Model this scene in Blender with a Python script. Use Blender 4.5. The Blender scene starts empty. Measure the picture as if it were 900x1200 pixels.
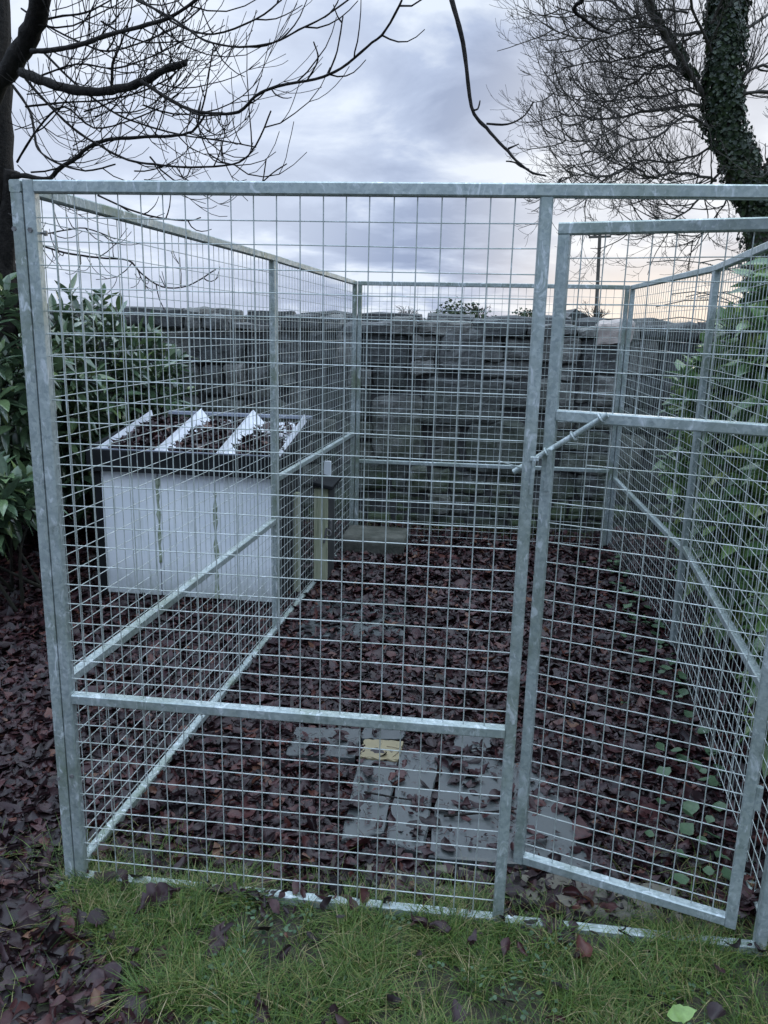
import bpy, math, random
import numpy as np
from mathutils import Vector, Matrix, noise
random.seed(7)
rnd = random.random
def U(a, b): return a + (b - a) * random.random()
scene = bpy.context.scene
COL = scene.collection

# ------------------------------------------------------------------ camera
CF = 931.5                      # focal length in pixels of the 900x1200 photograph
YAW, PITCH, ROLL = -0.1091, -0.2373, 0.0251
CP = Vector((-0.1125, -1.7519, 1.4874))
fwd = Vector((math.sin(YAW)*math.cos(PITCH), math.cos(YAW)*math.cos(PITCH), math.sin(PITCH)))
rgt = Vector((math.cos(YAW), -math.sin(YAW), 0)); upv = rgt.cross(fwd)
R2 = rgt*math.cos(ROLL) + upv*math.sin(ROLL); U2 = -rgt*math.sin(ROLL) + upv*math.cos(ROLL)
cam = bpy.data.cameras.new('camera'); co = bpy.data.objects.new('camera', cam); COL.objects.link(co)
cam.sensor_fit = 'VERTICAL'; cam.sensor_height = 36; cam.lens = CF/1200*36
cam.clip_start = 0.05; cam.clip_end = 2000
m3 = Matrix((R2, U2, -fwd)).transposed(); co.matrix_world = Matrix.Translation(CP) @ m3.to_4x4()
scene.camera = co
def ray(u, v): return fwd + R2*((u-450)/CF) - U2*((v-600)/CF)
def on_y(u, v, Y): d = ray(u, v); return CP + d*((Y-CP.y)/d.y)
def on_z(u, v, Z=0.0): d = ray(u, v); return CP + d*((Z-CP.z)/d.z)

# ------------------------------------------------------------------ world, sun, exposure
scene.view_settings.view_transform = 'Standard'; scene.view_settings.look = 'None'
scene.view_settings.exposure = 0.62; scene.view_settings.gamma = 1
scene.view_settings.use_curve_mapping = False
SUN_EL, SUN_AZ = math.radians(8), math.radians(15)       # azimuth from +Y towards +X
W = bpy.data.worlds.new('World'); scene.world = W; W.use_nodes = True
def build_world():
    nt = W.node_tree; N = nt.nodes; L = nt.links; N.clear()
    out = N.new('ShaderNodeOutputWorld'); bg = N.new('ShaderNodeBackground'); bg.inputs['Strength'].default_value = 0.1
    sky = N.new('ShaderNodeTexSky'); sky.sky_type = 'NISHITA'; sky.sun_disc = False
    sky.sun_elevation = SUN_EL; sky.sun_rotation = SUN_AZ
    tc = N.new('ShaderNodeTexCoord'); sep = N.new('ShaderNodeSeparateXYZ'); L.new(tc.outputs['Generated'], sep.inputs[0])
    # project the direction on a cloud layer
    def math_(op, a, b=None):
        n = N.new('ShaderNodeMath'); n.operation = op
        for i, x in enumerate((a, b)):
            if x is None: continue
            if isinstance(x, (int, float)): n.inputs[i].default_value = x
            else: L.new(x, n.inputs[i])
        return n.outputs[0]
    z = math_('MAXIMUM', sep.outputs['Z'], 0.0); zz = math_('ADD', z, 0.22)
    px = math_('DIVIDE', sep.outputs['X'], zz); py = math_('DIVIDE', sep.outputs['Y'], zz)
    cmb = N.new('ShaderNodeCombineXYZ'); L.new(px, cmb.inputs[0]); L.new(py, cmb.inputs[1]); cmb.inputs[2].default_value = 3.7
    n1 = N.new('ShaderNodeTexNoise'); n1.inputs['Scale'].default_value = 2.3; n1.inputs['Detail'].default_value = 7; n1.inputs['Roughness'].default_value = 0.55
    n1.inputs['Distortion'].default_value = 0.25
    L.new(cmb.outputs[0], n1.inputs['Vector'])
    cr = N.new('ShaderNodeValToRGB'); e = cr.color_ramp.elements
    e[0].position = 0.39; e[0].color = (1.6, 2.15, 3.5, 1)
    e[1].position = 0.63; e[1].color = (5.2, 5.8, 6.7, 1)
    e2 = cr.color_ramp.elements.new(0.51); e2.color = (2.7, 3.35, 4.8, 1)
    L.new(n1.outputs['Fac'], cr.inputs[0])
    # thinner, brighter cloud towards the hidden sun; warm band low down there
    sd = Vector((math.sin(SUN_AZ)*math.cos(SUN_EL), math.cos(SUN_AZ)*math.cos(SUN_EL), math.sin(SUN_EL)))
    dt = N.new('ShaderNodeVectorMath'); dt.operation = 'DOT_PRODUCT'; L.new(tc.outputs['Generated'], dt.inputs[0]); dt.inputs[1].default_value = sd
    glow = N.new('ShaderNodeMapRange'); glow.inputs[1].default_value = 0.93; glow.inputs[2].default_value = 1.0; L.new(dt.outputs['Value'], glow.inputs[0]); glow.interpolation_type = 'SMOOTHSTEP'
    mixw = N.new('ShaderNodeMixRGB'); mixw.inputs[2].default_value = (6.7, 6.7, 6.7, 1); L.new(math_('MULTIPLY', glow.outputs[0], 0.6), mixw.inputs[0]); L.new(cr.outputs[0], mixw.inputs[1])
    low = N.new('ShaderNodeMapRange'); low.inputs[1].default_value = 0.11; low.inputs[2].default_value = 0.0; L.new(sep.outputs['Z'], low.inputs[0]); low.interpolation_type = 'SMOOTHSTEP'
    lw = math_('MULTIPLY', low.outputs[0], math_('POWER', glow.outputs[0], 3.0))
    mixl = N.new('ShaderNodeMixRGB'); mixl.inputs[2].default_value = (7.4, 6.3, 5.1, 1); L.new(math_('MULTIPLY', lw, 0.85), mixl.inputs[0]); L.new(mixw.outputs[0], mixl.inputs[1])
    # brighter cloud gap high to the left
    d2 = N.new('ShaderNodeVectorMath'); d2.operation = 'DOT_PRODUCT'; L.new(tc.outputs['Generated'], d2.inputs[0]); d2.inputs[1].default_value = ray(110, 100).normalized()
    g2 = N.new('ShaderNodeMapRange'); g2.inputs[1].default_value = 0.90; g2.inputs[2].default_value = 1.0; g2.interpolation_type = 'SMOOTHSTEP'; L.new(d2.outputs['Value'], g2.inputs[0])
    mx2 = N.new('ShaderNodeMixRGB'); mx2.inputs[2].default_value = (5.9, 6.4, 7.3, 1); L.new(math_('MULTIPLY', g2.outputs[0], 0.6), mx2.inputs[0]); L.new(mixl.outputs[0], mx2.inputs[1])
    # unseen overcast above the frame boosted towards the zenith, added to light the ground
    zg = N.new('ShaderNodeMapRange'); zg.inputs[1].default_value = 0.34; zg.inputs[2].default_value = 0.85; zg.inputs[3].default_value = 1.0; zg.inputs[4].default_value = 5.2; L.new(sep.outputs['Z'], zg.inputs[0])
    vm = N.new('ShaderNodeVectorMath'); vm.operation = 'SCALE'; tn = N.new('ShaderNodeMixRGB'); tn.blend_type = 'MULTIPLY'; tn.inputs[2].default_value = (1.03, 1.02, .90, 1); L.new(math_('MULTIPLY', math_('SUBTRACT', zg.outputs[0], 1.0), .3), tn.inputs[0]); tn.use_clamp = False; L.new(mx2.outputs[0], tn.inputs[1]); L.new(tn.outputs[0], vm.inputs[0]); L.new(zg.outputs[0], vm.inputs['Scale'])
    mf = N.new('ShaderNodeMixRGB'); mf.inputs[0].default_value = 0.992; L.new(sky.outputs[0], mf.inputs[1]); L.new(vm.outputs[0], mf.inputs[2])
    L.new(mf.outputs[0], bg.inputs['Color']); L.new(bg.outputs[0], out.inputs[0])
build_world()
sl = bpy.data.lights.new('sun', 'SUN'); sl.energy = 0.5; sl.angle = math.radians(14); sl.color = (1, .9, .78)
so = bpy.data.objects.new('sun', sl); COL.objects.link(so)
sdir = Vector((math.sin(SUN_AZ)*math.cos(SUN_EL), math.cos(SUN_AZ)*math.cos(SUN_EL), math.sin(SUN_EL)))
so.rotation_euler = sdir.to_track_quat('Z', 'Y').to_euler()

# ------------------------------------------------------------------ mesh helpers
class MB:
    def __init__(s): s.v = []; s.f = []
    def add(s, vs, fs):
        o = len(s.v); s.v.extend(vs); s.f.extend([tuple(i+o for i in f) for f in fs])
    def build(s, name, mat, parent=None, smooth=False, autosm=False):
        o3 = Vector((0, 0, 0)); p = parent
        while p is not None: o3 = o3 + p.location; p = p.parent
        me = bpy.data.meshes.new(name)
        me.from_pydata([(a[0]-o3.x, a[1]-o3.y, a[2]-o3.z) for a in s.v], [], s.f)
        me.materials.append(mat)
        if smooth: me.polygons.foreach_set('use_smooth', [True]*len(me.polygons))
        me.update()
        ob = bpy.data.objects.new(name, me); COL.objects.link(ob)
        if parent is not None: ob.parent = parent
        return ob
def tag(o, label, cat, group=None, kind=None):
    if label: o['label'] = label
    if cat: o['category'] = cat
    if group: o['group'] = group
    if kind: o['kind'] = kind
    return o
def empty(name, loc, label, cat, group=None):
    o = bpy.data.objects.new(name, None); COL.objects.link(o); o.location = Vector(loc); o.empty_display_size = .1
    return tag(o, label, cat, group)
def frame_of(d, up=None):
    d = d.normalized(); up = Vector(up) if up is not None else (Vector((0, 0, 1)) if abs(d.z) < .9 else Vector((0, 1, 0)))
    a = d.cross(up).normalized(); b = a.cross(d).normalized(); return a, b
def bar(mb, p0, p1, w, h, up=None, ch=0.003):
    """chamfered rectangular bar from p0 to p1, w sideways, h along up"""
    p0, p1 = Vector(p0), Vector(p1); a, b = frame_of(p1-p0, up); x, y = w/2, h/2; c = min(ch, x*.6, y*.6)
    sec = [(x-c, -y), (x, -y+c), (x, y-c), (x-c, y), (-x+c, y), (-x, y-c), (-x, -y+c), (-x+c, -y)]
    vs = [p + a*i + b*j for p in (p0, p1) for i, j in sec]
    n = 8; fs = [(i, (i+1) % n, (i+1) % n+n, i+n) for i in range(n)] + [tuple(range(n-1, -1, -1)), tuple(range(n, 2*n))]
    mb.add(vs, fs)
def box(mb, lo, hi, ch=.004):
    lo, hi = Vector(lo), Vector(hi); c = (lo+hi)/2
    bar(mb, (c.x, lo.y, c.z), (c.x, hi.y, c.z), hi.x-lo.x, hi.z-lo.z, (0, 0, 1), ch)
def tube(mb, pts, rs, n=6, cap=True):
    pts = [Vector(p) for p in pts]
    if isinstance(rs, (int, float)): rs = [rs]*len(pts)
    a = None; vs = []
    for i, p in enumerate(pts):
        d = (pts[min(i+1, len(pts)-1)] - pts[max(i-1, 0)])
        if d.length < 1e-9: d = Vector((0, 0, 1))
        d.normalize()
        if a is None: a, b = frame_of(d)
        else:
            a = (a - d*a.dot(d)); a = a.normalized() if a.length > 1e-6 else frame_of(d)[0]; b = a.cross(d)
        for k in range(n):
            t = 2*math.pi*k/n; vs.append(p + (a*math.cos(t) + b*math.sin(t))*rs[i])
    fs = [(i*n+k, i*n+(k+1) % n, (i+1)*n+(k+1) % n, (i+1)*n+k) for i in range(len(pts)-1) for k in range(n)]
    if cap: fs += [tuple(range(n-1, -1, -1)), tuple(range((len(pts)-1)*n, len(pts)*n))]
    mb.add(vs, fs)
def smooth_path(pts, k=4):
    P = [Vector(p) for p in pts]
    if len(P) < 3: return P
    out = []
    for i in range(len(P)-1):
        p0, p1, p2, p3 = P[max(i-1, 0)], P[i], P[i+1], P[min(i+2, len(P)-1)]
        for j in range(k):
            t = j/k
            out.append(0.5*((2*p1)+(p2-p0)*t+(2*p0-5*p1+4*p2-p3)*t*t+(3*p1-p0-3*p2+p3)*t**3))
    return out+[P[-1]]
def lerp(a, b, t): return a+(b-a)*t
def jit(s): return Vector((U(-s, s), U(-s, s), U(-s, s)))

# ------------------------------------------------------------------ materials
def mat(name): 
    m = bpy.data.materials.new(name); m.use_nodes = True; return m, m.node_tree.nodes, m.node_tree.links, m.node_tree.nodes['Principled BSDF']
def noise_n(N, L, scale, detail=4, rough=.55, vec=None, dist=0):
    n = N.new('ShaderNodeTexNoise'); n.inputs['Scale'].default_value = scale; n.inputs['Detail'].default_value = detail; n.inputs['Roughness'].default_value = rough; n.inputs['Distortion'].default_value = dist
    if vec is None: 
        t = N.new('ShaderNodeTexCoord'); vec = t.outputs['Object']
    L.new(vec, n.inputs['Vector']); return n.outputs['Fac']
def ramp(N, L, fac, stops):
    c = N.new('ShaderNodeValToRGB'); e = c.color_ramp.elements
    e[0].position, e[0].color = stops[0][0], (*stops[0][1], 1); e[1].position, e[1].color = stops[-1][0], (*stops[-1][1], 1)
    for p, q in stops[1:-1]: x = e.new(p); x.color = (*q, 1)
    L.new(fac, c.inputs[0]); return c.outputs[0]
def mixc(N, L, fac, a, b, mode='MIX'):
    m = N.new('ShaderNodeMixRGB'); m.blend_type = mode
    for i, x in enumerate((fac, a, b)):
        if isinstance(x, (int, float)): m.inputs[i].default_value = x
        elif isinstance(x, tuple): m.inputs[i].default_value = (*x, 1)
        else: L.new(x, m.inputs[i])
    return m.outputs[0]
def bump(N, L, B, h, s=.5, d=.01):
    b = N.new('ShaderNodeBump'); b.inputs['Strength'].default_value = s; b.inputs['Distance'].default_value = d; L.new(h, b.inputs['Height']); L.new(b.outputs[0], B.inputs['Normal'])
def galv(name, base=(.41, .465, .46), dark=(.24, .30, .29), metal=.45, rough=.48, algae=.6, spangle=True):
    m, N, L, B = mat(name)
    tc = N.new('ShaderNodeTexCoord').outputs['Object']
    n0 = noise_n(N, L, 45, 6, .7, tc, .6)
    c = ramp(N, L, n0, [(.3, dark), (.7, base)])
    if spangle:
        vo = N.new('ShaderNodeTexVoronoi'); vo.inputs['Scale'].default_value = 130; L.new(tc, vo.inputs['Vector'])
        vs = N.new('ShaderNodeSeparateColor'); L.new(vo.outputs['Color'], vs.inputs[0])
        c = mixc(N, L, .45, c, mixc(N, L, vs.outputs[0], (.26, .31, .33), (.52, .58, .57)))
    n1 = noise_n(N, L, 4, 6, .7, tc)
    c = mixc(N, L, ramp(N, L, n1, [(.46, (0, 0, 0)), (.66, (algae,)*3)]), c, (.15, .19, .13))
    mp = N.new('ShaderNodeMapping'); mp.inputs['Scale'].default_value = (1, 1, .45); L.new(tc, mp.inputs[0])
    n2 = noise_n(N, L, 38, 4, .65, mp.outputs[0], 1.2)
    c = mixc(N, L, ramp(N, L, n2, [(.56, (0, 0, 0)), (.66, (.8,)*3)]), c, (.60, .65, .67))
    n3 = noise_n(N, L, 22, 7, .75, tc)
    c = mixc(N, L, ramp(N, L, n3, [(.60, (0, 0, 0)), (.70, (.6,)*3)]), c, (.12, .14, .13))
    L.new(c, B.inputs['Base Color']); B.inputs['Metallic'].default_value = metal
    L.new(ramp(N, L, n0, [(.3, (rough-.14,)*3), (.7, (rough+.15,)*3)]), B.inputs['Roughness'])
    bump(N, L, B, n2, .3, .002)
    return m
M = {}
M['galv'] = galv('galvanised steel tube')
M['wire'] = galv('galvanised wire', (.52, .565, .55), (.33, .375, .355), .35, .45, .4, False)
def m_simple(name, c1, c2, scale=10, rough=.6, bs=.3, bd=.004, detail=6, spec=.5, metal=0):
    m, N, L, B = mat(name); n = noise_n(N, L, scale, detail, .6); L.new(ramp(N, L, n, [(.3, c1), (.7, c2)]), B.inputs['Base Color'])
    B.inputs['Roughness'].default_value = rough; B.inputs['Specular IOR Level'].default_value = spec; B.inputs['Metallic'].default_value = metal
    bump(N, L, B, noise_n(N, L, scale*3, 6, .65), bs, bd); return m
M['galvold'] = galv('mossy galvanised tube', (.27, .31, .30), (.17, .21, .19), .3, .6, .95)
M['bolt'] = m_simple('dull bolt steel', (.05, .05, .05), (.2, .2, .2), 80, .5)
M['black'] = m_simple('black felt', (.006, .007, .008), (.016, .018, .02), 12, .85, spec=.2)
M['greytrim'] = m_simple('grey trim', (.16, .18, .22), (.24, .26, .31), 14, .5)
M['darkboard'] = m_simple('dark stained board', (.015, .016, .018), (.045, .05, .05), 9, .65)
M['bark'] = m_simple('wet bark', (.008, .0075, .007), (.034, .030, .027), 26, .9, 1, .015, spec=.2)
M['barkfar'] = m_simple('bark', (.03, .026, .024), (.075, .065, .055), 9, .85, .5, .02)
M['pole'] = m_simple('tarred pole', (.05, .045, .04), (.1, .09, .08), 5, .85)
def m_island(name, stops, rough=.5, spec=.5, trans=0, bs=.3, vein=True):
    m, N, L, B = mat(name); g = N.new('ShaderNodeNewGeometry')
    c = ramp(N, L, g.outputs['Random Per Island'], stops)
    n = noise_n(N, L, 60, 4, .6); c = mixc(N, L, .55, c, ramp(N, L, n, [(.3, (.35,)*3), (.7, (1, 1, 1))]), 'MULTIPLY')
    L.new(c, B.inputs['Base Color']); B.inputs['Roughness'].default_value = rough; B.inputs['Specular IOR Level'].default_value = spec
    bump(N, L, B, noise_n(N, L, 120, 3), bs, .002)
    if trans:
        t = N.new('ShaderNodeBsdfTranslucent'); L.new(c, t.inputs[0]); ms = N.new('ShaderNodeMixShader'); ms.inputs[0].default_value = trans
        L.new(B.outputs[0], ms.inputs[1]); L.new(t.outputs[0], ms.inputs[2]); L.new(ms.outputs[0], N['Material Output'].inputs[0])
    return m
M['leaf'] = m_island('wet dead leaves', [(0, (.011, .007, .008)), (.4, (.022, .011, .013)), (.7, (.034, .014, .017)), (.9, (.055, .018, .019)), (.98, (.08, .027, .020)), (1, (.12, .06, .035))], .45, .32)
M['grass'] = m_island('grass blades', [(0, (.04, .085, .02)), (.35, (.085, .16, .03)), (.66, (.14, .225, .045)), (.83, (.22, .23, .075)), (.94, (.32, .27, .12)), (1, (.48, .40, .25))], .5, .4, .35)
M['weed'] = m_island('clover leaves', [(0, (.05, .10, .05)), (1, (.10, .17, .09))], .5, .4, .2)
M['laurel'] = m_island('laurel leaves', [(0, (.06, .10, .06)), (.5, (.095, .155, .085)), (.85, (.125, .19, .09)), (1, (.16, .22, .07))], .18, .6, .12, .1)
M['laurelR'] = m_island('laurel leaves lighter', [(0, (.08, .15, .065)), (.5, (.12, .22, .08)), (.85, (.19, .30, .10)), (1, (.26, .33, .10))], .2, .6, .25, .1)
M['ivy'] = m_island('ivy leaves', [(0, (.014, .028, .014)), (.6, (.028, .05, .022)), (1, (.06, .09, .035))], .4, .5, .1, .1)
M['fartree'] = m_island('distant foliage', [(0, (.03, .05, .025)), (1, (.08, .10, .05))], .8, .2)
M['stem'] = m_simple('shrub stem', (.015, .018, .012), (.04, .036, .024), 14, .7)
M['fresh'] = m_island('fresh green leaf', [(0, (.22, .36, .10)), (1, (.26, .40, .12))], .4, .5, .25, .1)
def m_stone():
    m, N, L, B = mat('rubble stone'); g = N.new('ShaderNodeNewGeometry')
    c = ramp(N, L, g.outputs['Random Per Island'], [(0, (.06, .066, .066)), (.4, (.095, .10, .10)), (.8, (.14, .143, .135)), (1, (.18, .178, .165))])
    tc = N.new('ShaderNodeTexCoord').outputs['Object']
    n = noise_n(N, L, 9, 8, .7, tc); c = mixc(N, L, .8, c, ramp(N, L, n, [(.25, (.3,)*3), (.5, (.85,)*3), (.72, (1.9,)*3)]), 'MULTIPLY')
    s = N.new('ShaderNodeSeparateXYZ'); L.new(tc, s.inputs[0])
    mr = N.new('ShaderNodeMapRange'); mr.inputs[1].default_value = 1.15; mr.inputs[2].default_value = .1; L.new(s.outputs['Z'], mr.inputs[0])
    n2 = noise_n(N, L, 3.5, 6, .65, tc)
    ad = N.new('ShaderNodeMath'); ad.operation = 'MULTIPLY'; L.new(mr.outputs[0], ad.inputs[0]); L.new(ramp(N, L, n2, [(.38, (0,)*3), (.6, (1,)*3)]), ad.inputs[1])
    c = mixc(N, L, ad.outputs[0], c, (.05, .075, .03))
    n4 = noise_n(N, L, 26, 5, .7, tc); c = mixc(N, L, ramp(N, L, n4, [(.63, (0,)*3), (.7, (.7,)*3)]), c, (.26, .27, .26))
    L.new(c, B.inputs['Base Color']); B.inputs['Roughness'].default_value = .85
    bump(N, L, B, noise_n(N, L, 30, 8, .7, tc), .9, .02); return m
M['stone'] = m_stone()
M['mortar'] = m_simple('mortar', (.03, .032, .034), (.075, .075, .075), 12, .95, .8, .02)
M['paleStone'] = m_simple('pale stone', (.28, .24, .22), (.48, .42, .38), 14, .85, .6, .01)
M['mossblock'] = m_simple('mossy stone', (.03, .036, .026), (.11, .11, .095), 9, .85, .8, .01)
def m_slab(name, c1, c2, rough=.3):
    m, N, L, B = mat(name); tc = N.new('ShaderNodeTexCoord').outputs['Object']
    n = noise_n(N, L, 6, 8, .65, tc); c = ramp(N, L, n, [(.3, c1), (.7, c2)])
    n2 = noise_n(N, L, 55, 6, .7, tc); c = mixc(N, L, ramp(N, L, n2, [(.60, (0,)*3), (.68, (.85,)*3)]), c, (.035, .028, .028))
    L.new(c, B.inputs['Base Color']); L.new(ramp(N, L, n, [(.35, (rough-.1,)*3), (.65, (rough+.3,)*3)]), B.inputs['Roughness'])
    bump(N, L, B, n2, .3, .003); return m
M['slab'] = m_slab('wet concrete slab', (.030, .036, .037), (.075, .083, .083), .32)
M['brick'] = m_slab('yellow brick', (.13, .11, .06), (.24, .20, .115), .5)
M['footing'] = m_slab('rough concrete', (.07, .066, .055), (.17, .155, .12), .7)
def m_white():
    m, N, L, B = mat('white painted boards'); tc = N.new('ShaderNodeTexCoord').outputs['Object']
    n = noise_n(N, L, 4, 5, .6, tc); c = ramp(N, L, n, [(.3, (.68, .73, .77)), (.7, (.80, .84, .86))])
    s = N.new('ShaderNodeMapping'); s.inputs['Scale'].default_value = (22, 22, 1.6); L.new(tc, s.inputs[0])
    n2 = noise_n(N, L, 1, 5, .65, s.outputs[0]); c = mixc(N, L, ramp(N, L, n2, [(.54, (0,)*3), (.74, (.55,)*3)]), c, (.28, .33, .22))
    sz = N.new('ShaderNodeSeparateXYZ'); L.new(tc, sz.inputs[0]); mr = N.new('ShaderNodeMapRange'); mr.inputs[1].default_value = .22; mr.inputs[2].default_value = 0; L.new(sz.outputs['Z'], mr.inputs[0])
    mm = N.new('ShaderNodeMath'); mm.operation = 'MULTIPLY'; L.new(mr.outputs[0], mm.inputs[0]); L.new(noise_n(N, L, 18, 5, .7, tc), mm.inputs[1])
    c = mixc(N, L, mm.outputs[0], c, (.1, .12, .07))
    L.new(c, B.inputs['Base Color']); B.inputs['Roughness'].default_value = .45; return m
M['white'] = m_white()
M['seam'] = m_simple('mossy seam', (.10, .14, .05), (.45, .50, .42), 30, .8)
M['sheet'] = m_simple('pale plastic sheet', (.55, .57, .62), (.72, .74, .78), 7, .4)
def m_wood():
    m, N, L, B = mat('weathered algae plank'); tc = N.new('ShaderNodeTexCoord').outputs['Object']
    s = N.new('ShaderNodeMapping'); s.inputs['Scale'].default_value = (60, 60, 4); L.new(tc, s.inputs[0])
    n = noise_n(N, L, 1, 6, .7, s.outputs[0]); c = ramp(N, L, n, [(.25, (.16, .18, .11)), (.5, (.32, .34, .23)), (.75, (.46, .47, .37))])
    L.new(c, B.inputs['Base Color']); B.inputs['Roughness'].default_value = .8; bump(N, L, B, n, .6, .004); return m
M['wood'] = m_wood()
def m_ground():
    m, N, L, B = mat('soil and turf'); tc = N.new('ShaderNodeTexCoord').outputs['Object']
    n = noise_n(N, L, 14, 9, .7, tc); c = ramp(N, L, n, [(.3, (.014, .010, .011)), (.6, (.035, .024, .024)), (.8, (.06, .04, .035))])
    sp = N.new('ShaderNodeSeparateXYZ'); L.new(tc, sp.inputs[0])
    mr = N.new('ShaderNodeMapRange'); mr.inputs[1].default_value = 5; mr.inputs[2].default_value = 7; L.new(sp.outputs['Y'], mr.inputs[0])
    g = ramp(N, L, noise_n(N, L, .4, 6, .6, tc), [(.3, (.04, .06, .02)), (.7, (.08, .11, .035))])
    c = mixc(N, L, mr.outputs[0], c, g)
    mr2 = N.new('ShaderNodeMapRange'); mr2.inputs[1].default_value = .05; mr2.inputs[2].default_value = -.15; L.new(sp.outputs['Y'], mr2.inputs[0])
    g2 = ramp(N, L, noise_n(N, L, 45, 10, .75, tc), [(.3, (.012, .010, .008)), (.5, (.035, .030, .018)), (.75, (.05, .055, .025))])
    c = mixc(N, L, mr2.outputs[0], c, g2)
    L.new(c, B.inputs['Base Color']); B.inputs['Roughness'].default_value = .75; bump(N, L, B, n, 1, .02); return m
M['ground'] = m_ground()

# ------------------------------------------------------------------ ground
def hgt(x, y):
    if abs(x) > 6 or abs(y) > 7: return -0.02
    h = .016*noise.noise(Vector((x*2.3, y*2.3, 0))) + .010*noise.noise(Vector((x*7, y*7, 3)))
    f = min(1, max(0, (.03-y)/.06)) * (1 if x > -1.3 else .3)
    lim = .68+min(max(y, 0), 1.864)*.1
    g = min(1, max(0, (x-lim+.10)/.12)) * (1 if y > .1 else 0) * (.045+.02*noise.noise(Vector((x*9, y*9, 7))))
    return h - .02 + .022*f + g
def lin(a, b, n): return list(np.linspace(a, b, n))
xs = [-400, -200, -100, -50, -25, -12, -8] + lin(-6, 5, 150) + [8, 12, 25, 50, 100, 200, 400]
ys = [-100, -30, -10, -5] + lin(-2.5, 5.5, 120) + [8, 14, 25, 50, 100, 200, 400, 800]
g = MB(); vs = [(x, y, hgt(x, y)) for y in ys for x in xs]; nx = len(xs)
g.add(vs, [(j*nx+i, j*nx+i+1, (j+1)*nx+i+1, (j+1)*nx+i) for j in range(len(ys)-1) for i in range(nx-1)])
tag(g.build('ground', M['ground'], None, True), None, None, kind='structure')

# ------------------------------------------------------------------ stone wall
def stone_wall():
    Y0, X0, X1, T = 4.05, -8.0, 7.0, .42
    root = empty('stone_wall', (0, Y0, 0), 'old dark rubble stone garden wall standing behind the wire pen', 'wall')
    core = MB(); box(core, (X0, Y0+.035, -.1), (X1, Y0+T-.06, 1.44), .01); core.build('mortar_core', M['mortar'], root)
    mb = MB()
    def stone(x0, x1, z0, z1, yf, yb, q=5):
        sx, sz = x1-x0, z1-z0; c = Vector(((x0+x1)/2, (yf+yb)/2, (z0+z1)/2)); sd = Vector((U(0, 99), U(0, 99), U(0, 99)))
        n = q; idx = {}; vs = []; fs = []
        def P(i, j, k):
            key = (i, j, k)
            if key in idx: return idx[key]
            p = Vector((i/n*2-1, j/n*2-1, k/n*2-1))
            e = 9.0; r = (abs(p.x)**e+abs(p.y)**e+abs(p.z)**e)**(1/e); s = p/max(r, 1e-6)
            w = Vector((c.x+s.x*sx/2, c.y+s.y*(yb-yf)/2, c.z+s.z*sz/2))
            nn = noise.noise_vector(w*5+sd)*.030 + noise.noise_vector(w*17+sd)*.016
            w += nn; idx[key] = len(vs); vs.append(w); return idx[key]
        for a in range(n):
            for b in range(n):
                for side in (0, n):
                    fs.append((P(a, b, side), P(a+1, b, side), P(a+1, b+1, side), P(a, b+1, side)))
                    fs.append((P(a, side, b), P(a+1, side, b), P(a+1, side, b+1), P(a, side, b+1)))
                    fs.append((P(side, a, b), P(side, a+1, b), P(side, a+1, b+1), P(side, a, b+1)))
        mb.add(vs, fs)
    big = []
    for (u0, v0, u1, v1) in [(497, 442, 588, 500), (548, 492, 612, 556), (438, 462, 494, 540), (516, 384, 566, 434)]:
        a = on_y(u0, v0, Y0); b = on_y(u1, v1, Y0); big.append((a.x, b.x, b.z, a.z)); stone(a.x, b.x, b.z, a.z, Y0-U(.035, .06), Y0+.2, 9)
    def split(x0, x1, z0, z1):
        w, h = x1-x0, z1-z0
        if (w < .50 and h < .27 and (rnd() < .45 or w < .26)) or (w < .2 and h < .2) or h < .11:
            cx, cz = (x0+x1)/2, (z0+z1)/2
            if not any(a-.03 < cx < b+.03 and c-.02 < cz < d+.02 for a, b, c, d in big):
                g = U(.005, .011); stone(x0+g, x1-g, z0+g*.8, z1-g*.8, Y0+U(-.035, .03), Y0+.2, 8)
            return
        if h > .27 and (h*1.9 > w or rnd() < .3) or w < .24: m = lerp(z0, z1, U(.35, .65)); split(x0, x1, z0, m); split(x0, x1, m, z1)
        else: m = lerp(x0, x1, U(.32, .68)); split(x0, m, z0, z1); split(m, x1, z0, z1)
    split(X0, X1, -.04, 1.40)
    mb.build('stonework', M['stone'], root)
    # the back face and the coping
    cb = MB(); mb = cb; x = X0
    while x < X1:
        w = U(.14, .42); top = 1.49+U(-.04, .05)+.03*noise.noise(Vector((x*1.3, 0, 0)))
        stone(x+.004, x+w-.004, 1.385, top, Y0-.05, Y0+T+.04, 6); x += w
    cb.build('coping', M['stone'], root)
    bk = MB(); mb = bk; z = 0
    while z < 1.3:
        h = U(.2, .3); x = X0
        while x < X1: w = U(.3, .6); stone(x+.01, x+w-.01, z+.01, z+h-.01, Y0+T-.15, Y0+T+.02, 3); x += w
        z += h
    bk.build('rear_stonework', M['stone'], root)
    pb = MB(); mb = pb; a = on_y(702, 376, Y0); b = on_y(737, 404, Y0); stone(a.x, b.x, b.z, a.z, Y0-.07, Y0+.15, 9)
    o = pb.build('pale_stone', M['paleStone'], root); o['label'] = 'pale pinkish stone high in the dark wall'
stone_wall()

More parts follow.
